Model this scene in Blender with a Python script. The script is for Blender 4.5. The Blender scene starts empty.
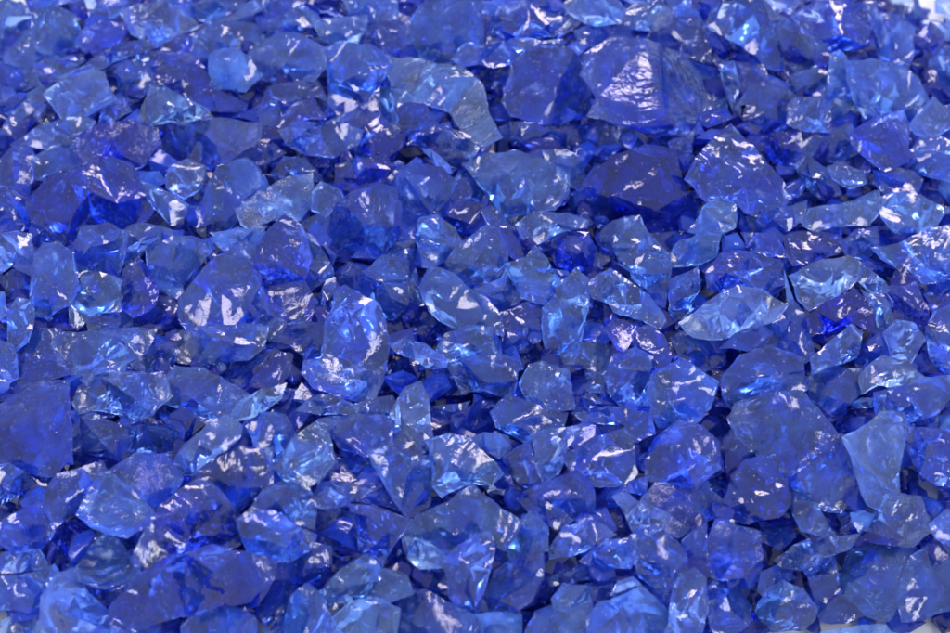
import bpy, bmesh, math, random
import numpy as np
from mathutils import Vector, Matrix, noise
from mathutils.geometry import delaunay_2d_cdt

sc = bpy.context.scene
COL = sc.collection

# ---------------------------------------------------------------- camera
ELEV = math.radians(50)
DIST = 0.60
LENS = 85.0
TGT = Vector((0.0, 0.0, 0.018))
VIEW = Vector((0.0, -math.cos(ELEV), math.sin(ELEV)))          # from the pile to the camera
cam_d = bpy.data.cameras.new('camera')
cam = bpy.data.objects.new('camera', cam_d)
COL.objects.link(cam)
cam.location = TGT + VIEW * DIST
cam.rotation_euler = (math.pi / 2 - ELEV, 0.0, 0.0)
cam_d.lens = LENS
cam_d.sensor_width = 36.0
cam_d.clip_start = 0.01
cam_d.clip_end = 50.0
cam_d.dof.use_dof = True
cam_d.dof.focus_distance = DIST - 0.022
cam_d.dof.aperture_fstop = 17.0
sc.camera = cam

# ---------------------------------------------------------------- light of the studio table
w = bpy.data.worlds.new('World')
sc.world = w
w.use_nodes = True
bg = w.node_tree.nodes['Background']
bg.inputs[0].default_value = (0.84, 0.90, 1.0, 1)
bg.inputs[1].default_value = 0.72


def lamp(name, loc, size, power, col, aim=(0, 0, 0)):
    d = bpy.data.lights.new(name, 'AREA')
    d.shape = 'RECTANGLE'
    d.size, d.size_y = size
    d.energy = power
    d.color = col
    o = bpy.data.objects.new(name, d)
    COL.objects.link(o)
    o.location = loc
    o.rotation_euler = (Vector(aim) - Vector(loc)).to_track_quat('-Z', 'Y').to_euler()
    return o


lamp('softbox_lamp', (0.28, 0.88, 0.88), (0.36, 0.25), 4.0, (1.0, 0.86, 0.89))
lamp('softbox_lamp', (-0.55, 0.10, 1.15), (0.33, 0.30), 3.3, (1.0, 0.89, 0.91))
lamp('softbox_lamp', (0.45, -0.70, 1.05), (0.44, 0.30), 4.2, (1.0, 0.97, 0.95))

sc.view_settings.view_transform = 'Standard'
sc.view_settings.look = 'None'
sc.view_settings.gamma = 1.0
sc.view_settings.exposure = 0.5
cy = sc.cycles
cy.max_bounces = 13
cy.transmission_bounces = 12
cy.glossy_bounces = 8
cy.diffuse_bounces = 4
cy.volume_bounces = 0
cy.caustics_reflective = True
cy.caustics_refractive = True
cy.blur_glossy = 0.3
cy.sample_clamp_indirect = 6.0
cy.use_denoising = True
cy.use_adaptive_sampling = True
cy.adaptive_threshold = 0.035

# ---------------------------------------------------------------- materials
def new_mat(name):
    m = bpy.data.materials.new(name)
    m.use_nodes = True
    nt = m.node_tree
    nt.nodes.clear()
    return m, nt, nt.nodes.new('ShaderNodeOutputMaterial')


def lerp(a, b, t):
    return a + (b - a) * t


TINTS = [(1.0, (98, 54, 2.5)), (2.0, (170, 100, 4)), (3.0, (245, 162, 8)), (4.0, (330, 242, 16)), (5.0, (440, 360, 34))]


def absorb(t):
    t = max(1.0, min(5.0, t))
    for (a, ca), (b, cb) in zip(TINTS, TINTS[1:]):
        if t <= b:
            k = (t - a) / (b - a)
            return [lerp(x, y, k) for x, y in zip(ca, cb)]


FINISH = {  # roughness, share of cloudy specks and dust, fine bump, ripple bump, pits
    'd': (0.05, 0.34, 0.20, 0.04, 0.3),
    'c': (0.035, 0.10, 0.14, 0.03, 0.4),
    'f': (0.08, 0.14, 0.16, 0.03, 0.3),
    'r': (0.04, 0.09, 0.28, 0.18, 0.5),
    's': (0.03, 0.08, 0.16, 0.55, 0.4),
    'k': (0.05, 0.12, 0.80, 0.20, 0.8),
}
HAZE = [(1.0, (0.24, 0.42, 0.97)), (2.0, (0.115, 0.28, 0.96)), (3.0, (0.058, 0.17, 0.90)), (4.0, (0.030, 0.090, 0.72)), (5.0, (0.014, 0.026, 0.30))]


def haze(t):
    t = max(1.0, min(5.0, t))
    for (a, ca), (b, cb) in zip(HAZE, HAZE[1:]):
        if t <= b:
            k = (t - a) / (b - a)
            return [lerp(x, y, k) for x, y in zip(ca, cb)]


_mats = {}


def glass(tint, fin, thin=1.0, green=1.0):
    tint = round(tint * 4) / 4
    thin = round(thin * 5) / 5
    key = (tint, fin, thin, green)
    if key in _mats:
        return _mats[key]
    rough, dust, fine, rip, speck = FINISH[fin]
    m, nt, out = new_mat('blue_glass')
    N, L = nt.nodes.new, nt.links.new
    tc = N('ShaderNodeTexCoord')
    oi = N('ShaderNodeObjectInfo')
    off = N('ShaderNodeVectorMath'); off.operation = 'MULTIPLY_ADD'
    comb = N('ShaderNodeCombineXYZ')
    for i in range(3):
        L(oi.outputs['Random'], comb.inputs[i])
    L(comb.outputs[0], off.inputs[0])
    off.inputs[1].default_value = (3.1, 5.7, 9.3)
    L(tc.outputs['Object'], off.inputs[2])
    # conchoidal ripples: rings round a point off the piece
    wv = N('ShaderNodeTexWave'); 
    if fin == 's':                                  # straight saw-like breaks
        wv.wave_type = 'BANDS'; wv.bands_direction = 'DIAGONAL'
        wv.inputs['Scale'].default_value = 85.0
        wv.inputs['Distortion'].default_value = 1.2
    else:
        wv.wave_type = 'RINGS'; wv.rings_direction = 'SPHERICAL'
        wv.inputs['Scale'].default_value = 150.0
        wv.inputs['Distortion'].default_value = 7.0
    wv.inputs['Detail'].default_value = 2.0
    wv.inputs['Detail Scale'].default_value = 1.2
    rm = N('ShaderNodeVectorMath'); rm.operation = 'MULTIPLY_ADD'
    L(comb.outputs[0], rm.inputs[0])
    rm.inputs[1].default_value = (0.012, -0.014, 0.006)
    L(tc.outputs['Object'], rm.inputs[2])
    L(rm.outputs[0], wv.inputs['Vector'])
    # where the ripples show
    mk = N('ShaderNodeTexNoise'); mk.inputs['Scale'].default_value = 110.0
    L(off.outputs[0], mk.inputs['Vector'])
    mr = N('ShaderNodeMapRange'); mr.inputs[1].default_value = 0.45; mr.inputs[2].default_value = 0.62
    L(mk.outputs['Fac'], mr.inputs[0])
    rp = N('ShaderNodeMath'); rp.operation = 'MULTIPLY'
    L(wv.outputs['Fac'], rp.inputs[0]); L(mr.outputs[0], rp.inputs[1])
    fn = N('ShaderNodeTexNoise'); fn.inputs['Scale'].default_value = 420.0; fn.inputs['Detail'].default_value = 4.0
    fn.inputs['Roughness'].default_value = 0.6
    L(off.outputs[0], fn.inputs['Vector'])
    # pits and grit stuck to the faces
    vo = N('ShaderNodeTexVoronoi'); vo.inputs['Scale'].default_value = 880.0
    L(off.outputs[0], vo.inputs['Vector'])
    pit = N('ShaderNodeMapRange'); pit.inputs[1].default_value = 0.09; pit.inputs[2].default_value = 0.17
    pit.inputs[3].default_value = 1.0; pit.inputs[4].default_value = 0.0
    L(vo.outputs['Distance'], pit.inputs[0])
    pick = N('ShaderNodeMath'); pick.operation = 'GREATER_THAN'; pick.inputs[1].default_value = 0.58
    sp = N('ShaderNodeSeparateColor'); L(vo.outputs['Color'], sp.inputs[0]); L(sp.outputs[0], pick.inputs[0])
    pt = N('ShaderNodeMath'); pt.operation = 'MULTIPLY'
    L(pit.outputs[0], pt.inputs[0]); L(pick.outputs[0], pt.inputs[1])

    def bump(src, strength, dist, prev=None):
        b = N('ShaderNodeBump'); b.inputs['Strength'].default_value = strength; b.inputs['Distance'].default_value = dist
        L(src, b.inputs['Height'])
        if prev:
            L(prev, b.inputs['Normal'])
        return b.outputs[0]
    n = bump(rp.outputs[0], rip, 0.0009)
    n = bump(fn.outputs['Fac'], fine, 0.0006, n)
    n = bump(pt.outputs[0], speck, 0.00025, n)
    g = N('ShaderNodeBsdfPrincipled')
    g.inputs['Base Color'].default_value = (0.84, 0.91, 1.0, 1)
    g.inputs['Transmission Weight'].default_value = 1.0
    g.inputs['IOR'].default_value = 1.52
    g.inputs['Roughness'].default_value = rough
    L(n, g.inputs['Normal'])
    # a thin film of glass dust
    df = N('ShaderNodeBsdfDiffuse'); hz = haze(tint)
    hz[1] /= green ** 0.6
    df.inputs['Color'].default_value = (hz[0], hz[1], hz[2], 1)
    L(n, df.inputs['Normal'])
    dn = N('ShaderNodeTexNoise'); dn.inputs['Scale'].default_value = 170.0; dn.inputs['Detail'].default_value = 5.0
    L(off.outputs[0], dn.inputs['Vector'])
    dr = N('ShaderNodeMapRange'); dr.inputs[1].default_value = 0.35; dr.inputs[2].default_value = 0.75
    dr.inputs[3].default_value = dust * 0.4; dr.inputs[4].default_value = dust * 1.8
    L(dn.outputs['Fac'], dr.inputs[0])
    mx = N('ShaderNodeMixShader')
    L(dr.outputs[0], mx.inputs[0]); L(g.outputs[0], mx.inputs[1]); L(df.outputs[0], mx.inputs[2])
    ds = N('ShaderNodeBsdfDiffuse'); ds.inputs['Color'].default_value = (0.66, 0.70, 0.94, 1)
    da = N('ShaderNodeMath'); da.operation = 'MULTIPLY'; da.inputs[1].default_value = 0.28
    L(pt.outputs[0], da.inputs[0])
    mx2 = N('ShaderNodeMixShader')
    L(da.outputs[0], mx2.inputs[0]); L(mx.outputs[0], mx2.inputs[1]); L(ds.outputs[0], mx2.inputs[2])
    L(mx2.outputs[0], out.inputs['Surface'])
    a = [q * thin for q in absorb(tint)]
    a[1] *= green
    dmax = max(a) * 1.02
    va = N('ShaderNodeVolumeAbsorption')
    va.inputs['Density'].default_value = dmax
    va.inputs['Color'].default_value = (1 - a[0] / dmax, 1 - a[1] / dmax, 1 - a[2] / dmax, 1)
    L(va.outputs[0], out.inputs['Volume'])
    _mats[key] = m
    return m


# ---------------------------------------------------------------- the white sheet
m, nt, out = new_mat('white_paper')
pb = nt.nodes.new('ShaderNodeBsdfPrincipled')
pb.inputs['Base Color'].default_value = (0.68, 0.68, 0.71, 1)
pb.inputs['Roughness'].default_value = 0.65
pn = nt.nodes.new('ShaderNodeTexNoise'); pn.inputs['Scale'].default_value = 900.0
pbm = nt.nodes.new('ShaderNodeBump'); pbm.inputs['Strength'].default_value = 0.2; pbm.inputs['Distance'].default_value = 0.0002
nt.links.new(pn.outputs['Fac'], pbm.inputs['Height'])
nt.links.new(pbm.outputs[0], pb.inputs['Normal'])
nt.links.new(pb.outputs[0], out.inputs['Surface'])
PAPER = m
bm = bmesh.new()
bmesh.ops.create_grid(bm, x_segments=2, y_segments=2, size=1.5)
me = bpy.data.meshes.new('white_sheet'); bm.to_mesh(me); bm.free()
sheet = bpy.data.objects.new('white_sheet', me); COL.objects.link(sheet)
me.materials.append(PAPER)
sheet['kind'] = 'structure'

# ---------------------------------------------------------------- the mound the glass lies in
CX, CY, HA, HB, HH = -0.003, 0.016, 0.172, 0.144, 0.034


def smooth(t):
    t = max(0.0, min(1.0, t))
    return t * t * (3 - 2 * t)


def mound(x, y):
    q = (abs((x - CX) / HA) ** 4 + abs((y - CY) / HB) ** 4) ** 0.25
    near = -0.125 + 0.036 * smooth((x - 0.046) / 0.022) + 0.040 * smooth((-0.100 - x) / 0.02)
    d = max(0.0, min(1.0 - q, (y - near) / 0.10))
    return HH * min(1.0, d / 0.30) ** 0.7 + 0.0025 * noise.noise(Vector((x * 30, y * 30, 0.3)))


FPX = LENS / 36.0 * 950.0
EYE = Vector(cam.location)
RIGHT = Vector((1, 0, 0))
UP = VIEW.cross(RIGHT)


def ray(px, py):
    return (RIGHT * ((px - 475.0) / FPX) - UP * ((py - 316.5) / FPX) - VIEW).normalized()


def on_mound(px, py):
    d = ray(px, py)
    t = DIST * 0.75
    while t < DIST * 2:
        p = EYE + d * t
        if p.z <= max(0.0, mound(p.x, p.y)):
            return p
        t += 0.0005
    return p


# ---------------------------------------------------------------- a broken piece of glass
def hull(pts):
    bm = bmesh.new()
    for p in pts:
        bm.verts.new(p)
    r = bmesh.ops.convex_hull(bm, input=bm.verts[:])
    junk = {g for g in r['geom_interior'] + r['geom_unused'] if isinstance(g, bmesh.types.BMVert)}
    if junk:
        bmesh.ops.delete(bm, geom=list(junk), context='VERTS')
    bmesh.ops.recalc_face_normals(bm, faces=bm.faces[:])
    return bm


def shell(solid):
    """A solid of given points and triangles; unlike a hull it may have notches."""
    pts, tris = solid
    bm = bmesh.new()
    vs = [bm.verts.new(p) for p in pts]
    for t in tris:
        bm.faces.new([vs[i] for i in t])
    bmesh.ops.recalc_face_normals(bm, faces=bm.faces[:])
    if bm.calc_volume(signed=True) < 0:
        bmesh.ops.reverse_faces(bm, faces=bm.faces[:])
    return bm


def facet(bm, edge, rng, rough=1.0, wear=0.15):
    """Break the faces of a solid like glass: crisp edges, each face hollowed or swollen a little like a shell."""
    pts = [v.co.copy() for v in bm.verts]
    bm.normal_update()
    # neighbouring hull triangles that lie nearly in one plane are one break
    n_f = 0
    seen = set()
    for f in sorted(bm.faces, key=lambda q: -q.calc_area()):
        if f in seen:
            continue
        stack = [f]; seen.add(f); n0 = f.normal.copy()
        while stack:
            g = stack.pop()
            g.material_index = n_f
            for e in g.edges:
                for h in e.link_faces:
                    if h not in seen and h.normal.dot(n0) > 0.90:
                        seen.add(h); stack.append(h)
        n_f += 1
    for _ in range(5):
        long = [e for e in bm.edges if e.calc_length() > edge * 1.5]
        if not long:
            break
        bmesh.ops.subdivide_edges(bm, edges=long, cuts=1, use_grid_fill=False)
        bmesh.ops.triangulate(bm, faces=[f for f in bm.faces if len(f.verts) > 3])
    bm.normal_update()
    dish = [(-1 if rng.random() < 0.8 else 0.45) * rng.uniform(0.25, 1.0) for _ in range(n_f)]
    src = [Vector((rng.gauss(0, 0.012), rng.gauss(0, 0.012), rng.gauss(0, 0.012))) + pts[0] for _ in range(n_f)]
    wl = [rng.uniform(0.0014, 0.0032) for _ in range(n_f)]
    rim = [[] for _ in range(n_f)]
    own = {}
    for v in bm.verts:
        ids = {f.material_index for f in v.link_faces}
        if len(ids) == 1:
            own[v] = ids.pop()
        else:
            for i in ids:
                rim[i].append(v.co.copy())
    arr = [np.array(r_) if r_ else None for r_ in rim]
    o = Vector((rng.uniform(0, 50), rng.uniform(0, 50), rng.uniform(0, 50)))
    mv = []
    for v in bm.verts:
        p = v.co
        if v in own:
            i = own[v]
            d = 0.002
            if arr[i] is not None:
                d = float(np.sqrt(((arr[i] - np.array(p)) ** 2).sum(1).min()))
            a = dish[i] * 0.00075 * (1 - math.exp(-d / 0.0016))
            k = min(1.0, d / 0.0012)
            a += k * (noise.noise(p * 210 + o) * 0.00023 + noise.noise(p * 520 + o) * 0.00007)
            q = max(0.0, noise.noise(p * 110 - o) + 0.05)
            a += k * q * 0.00009 * math.sin(6.283 * (p - src[i]).length / wl[i])
            mv.append(p + v.normal * a * rough)
        else:
            j = Vector((noise.noise(p * 260 + o), noise.noise(p * 260 - o), noise.noise(p * 260 + o * 2)))
            mv.append(p + (j * 0.0004 - v.normal * max(0.0, noise.noise(p * 420 - o)) * 0.0005) * rough)
    for v, c in zip(bm.verts, mv):
        v.co = c
    bmesh.ops.smooth_vert(bm, verts=bm.verts[:], factor=wear, use_axis_x=True, use_axis_y=True, use_axis_z=True)
    for f in bm.faces:
        f.material_index = 0
    return bm


def piece_points(poly, layer, rng, shiny=False):
    """World points of a piece whose outline, seen from the photograph's side, is poly (photo pixels)."""
    n = len(poly)
    a2 = cx = cy_ = 0.0
    for (x0, y0), (x1, y1) in zip(poly, poly[1:] + poly[:1]):
        c = x0 * y1 - x1 * y0
        a2 += c; cx += (x0 + x1) * c; cy_ += (y0 + y1) * c
    cx /= 3 * a2; cy_ /= 3 * a2
    poly = [(cx + (x - cx) * 1.11, cy_ + (y - cy_) * 1.11) for x, y in poly]
    area = abs(a2) / 2 * 1.19
    mpp = DIST / FPX
    size = math.sqrt(area) * mpp
    th = min(0.017, max(0.0035, size * rng.uniform(0.48, 0.75)))
    base = on_mound(cx, cy_)
    d = ray(cx, cy_)
    low = [0.011, 0.0045, -0.0005, -0.0050][layer]
    cen = base + d * (low + (th * 0.15))
    nrm = (VIEW + Vector((0, 0, 0.35)) + Vector((rng.gauss(0, 0.28), rng.gauss(0, 0.28), rng.gauss(0, 0.2)))).normalized()
    if nrm.dot(VIEW) < 0.72:
        nrm = (nrm + VIEW).normalized()

    if shiny:                                       # lies with one flat break towards the lamp
        nrm = (VIEW + Vector((0.28, 0.88, 0.88)).normalized()).normalized()

    def at(px, py, lift=0.0):
        r = ray(px, py)
        t = (cen - EYE).dot(nrm) / r.dot(nrm)
        return EYE + r * (t - lift)
    # outline with nicks
    out = []
    for i, (x, y) in enumerate(poly):
        out.append((x, y))
        x1, y1 = poly[(i + 1) % n]
        ln = math.hypot(x1 - x, y1 - y)
        m_ = int(ln * mpp / 0.0055)
        for j in range(m_):
            k = (j + 1) / (m_ + 1) + rng.uniform(-0.25, 0.25) / (m_ + 1)
            b = rng.uniform(-0.055, 0.055) * ln
            out.append((lerp(x, x1, k) - (y1 - y) / ln * b, lerp(y, y1, k) + (x1 - x) / ln * b))
    n = len(out)
    blocky = rng.uniform(0.08, 0.45)
    if shiny:
        blocky = 0.5
    ph = [rng.uniform(0, 6.283) for _ in range(3)]
    ang = [math.atan2(y - cy_, x - cx) for x, y in out]
    rise = [max(0.0004, th * blocky * (0.55 + 0.45 * math.sin(2 * q + ph[0]))) for q in ang]
    sway = [th * (0.15 * math.sin(q + ph[1]) + 0.07 * math.sin(3 * q + ph[2])) for q in ang]

    def cap(side, ring, count):
        v2 = [Vector(p) for p in ring]
        k0 = rng.uniform(0, 1)
        for j in range(count):
            f = ((j + k0 + rng.uniform(-0.2, 0.2)) / count) % 1.0 * n
            i = int(f) % n
            s_ = rng.uniform(0.15, 0.66)
            x, y = cx + (ring[i][0] - cx) * s_, cy_ + (ring[i][1] - cy_) * s_
            if in_poly(ring, x, y) and all(math.hypot(x - q.x, y - q.y) > size / mpp * 0.13 for q in v2):
                v2.append(Vector((x, y)))
        got = delaunay_2d_cdt(v2, [], [list(range(n))], 1, 1e-4)
        if len(got[0]) != len(v2) or any(len(q) != 1 for q in got[3]):
            return None
        back = [q[0] for q in got[3]]
        return v2, [[back[i] for i in f] for f in got[2]]
    front = cap(1, out, rng.choice((1, 1, 2, 2, 3)))
    ring2 = []
    for x, y in out:
        k = 1 - rng.uniform(0.0, 0.16) * (1 if blocky > 0.2 else 0.3)
        ring2.append((cx + (x - cx) * k, cy_ + (y - cy_) * k))
    rear = cap(-1, ring2, rng.choice((2, 3, 3)))
    if front is None or rear is None:
        pts = [at(x, y, sway[i] + rise[i]) for i, (x, y) in enumerate(out)] + [at(x, y, sway[i] - rise[i]) for i, (x, y) in enumerate(ring2)]
        pts += [at(cx, cy_, th * 0.5), at(cx, cy_, -th * 0.5)]
        return ('hull', pts), cen, size, th
    pts, tris = [], []
    for i, q in enumerate(front[0]):
        z = th * 0.4 if shiny else sway[i] + rise[i] if i < n else th * rng.uniform(0.34, 0.58)
        pts.append(at(q.x, q.y, z))
    tris += [f for f in front[1]]
    m0 = len(pts)
    for i, q in enumerate(rear[0]):
        z = sway[i] - rise[i] if i < n else -th * rng.uniform(0.34, 0.58)
        pts.append(at(q.x, q.y, z))
    tris += [[m0 + i for i in reversed(f)] for f in rear[1]]
    for i in range(n):
        j = (i + 1) % n
        tris += [[i, m0 + i, m0 + j], [i, m0 + j, j]] if rng.random() < 0.5 else [[i, m0 + i, j], [j, m0 + i, m0 + j]]
    return ('shell', (pts, tris)), cen, size, th


def in_poly(poly, x, y):
    r = False
    for (x0, y0), (x1, y1) in zip(poly, poly[1:] + poly[:1]):
        if (y0 > y) != (y1 > y) and x < (x1 - x0) * (y - y0) / (y1 - y0) + x0:
            r = not r
    return r


def put(name, bm, cen, mat):
    bmesh.ops.translate(bm, verts=bm.verts[:], vec=-cen)
    me = bpy.data.meshes.new(name)
    bm.to_mesh(me)
    bm.free()
    me.polygons.foreach_set('use_smooth', [True] * len(me.polygons))
    me.set_sharp_from_angle(angle=math.radians(27))
    me.materials.append(mat)
    o = bpy.data.objects.new(name, me)
    o.location = cen
    COL.objects.link(o)
    return o


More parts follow.
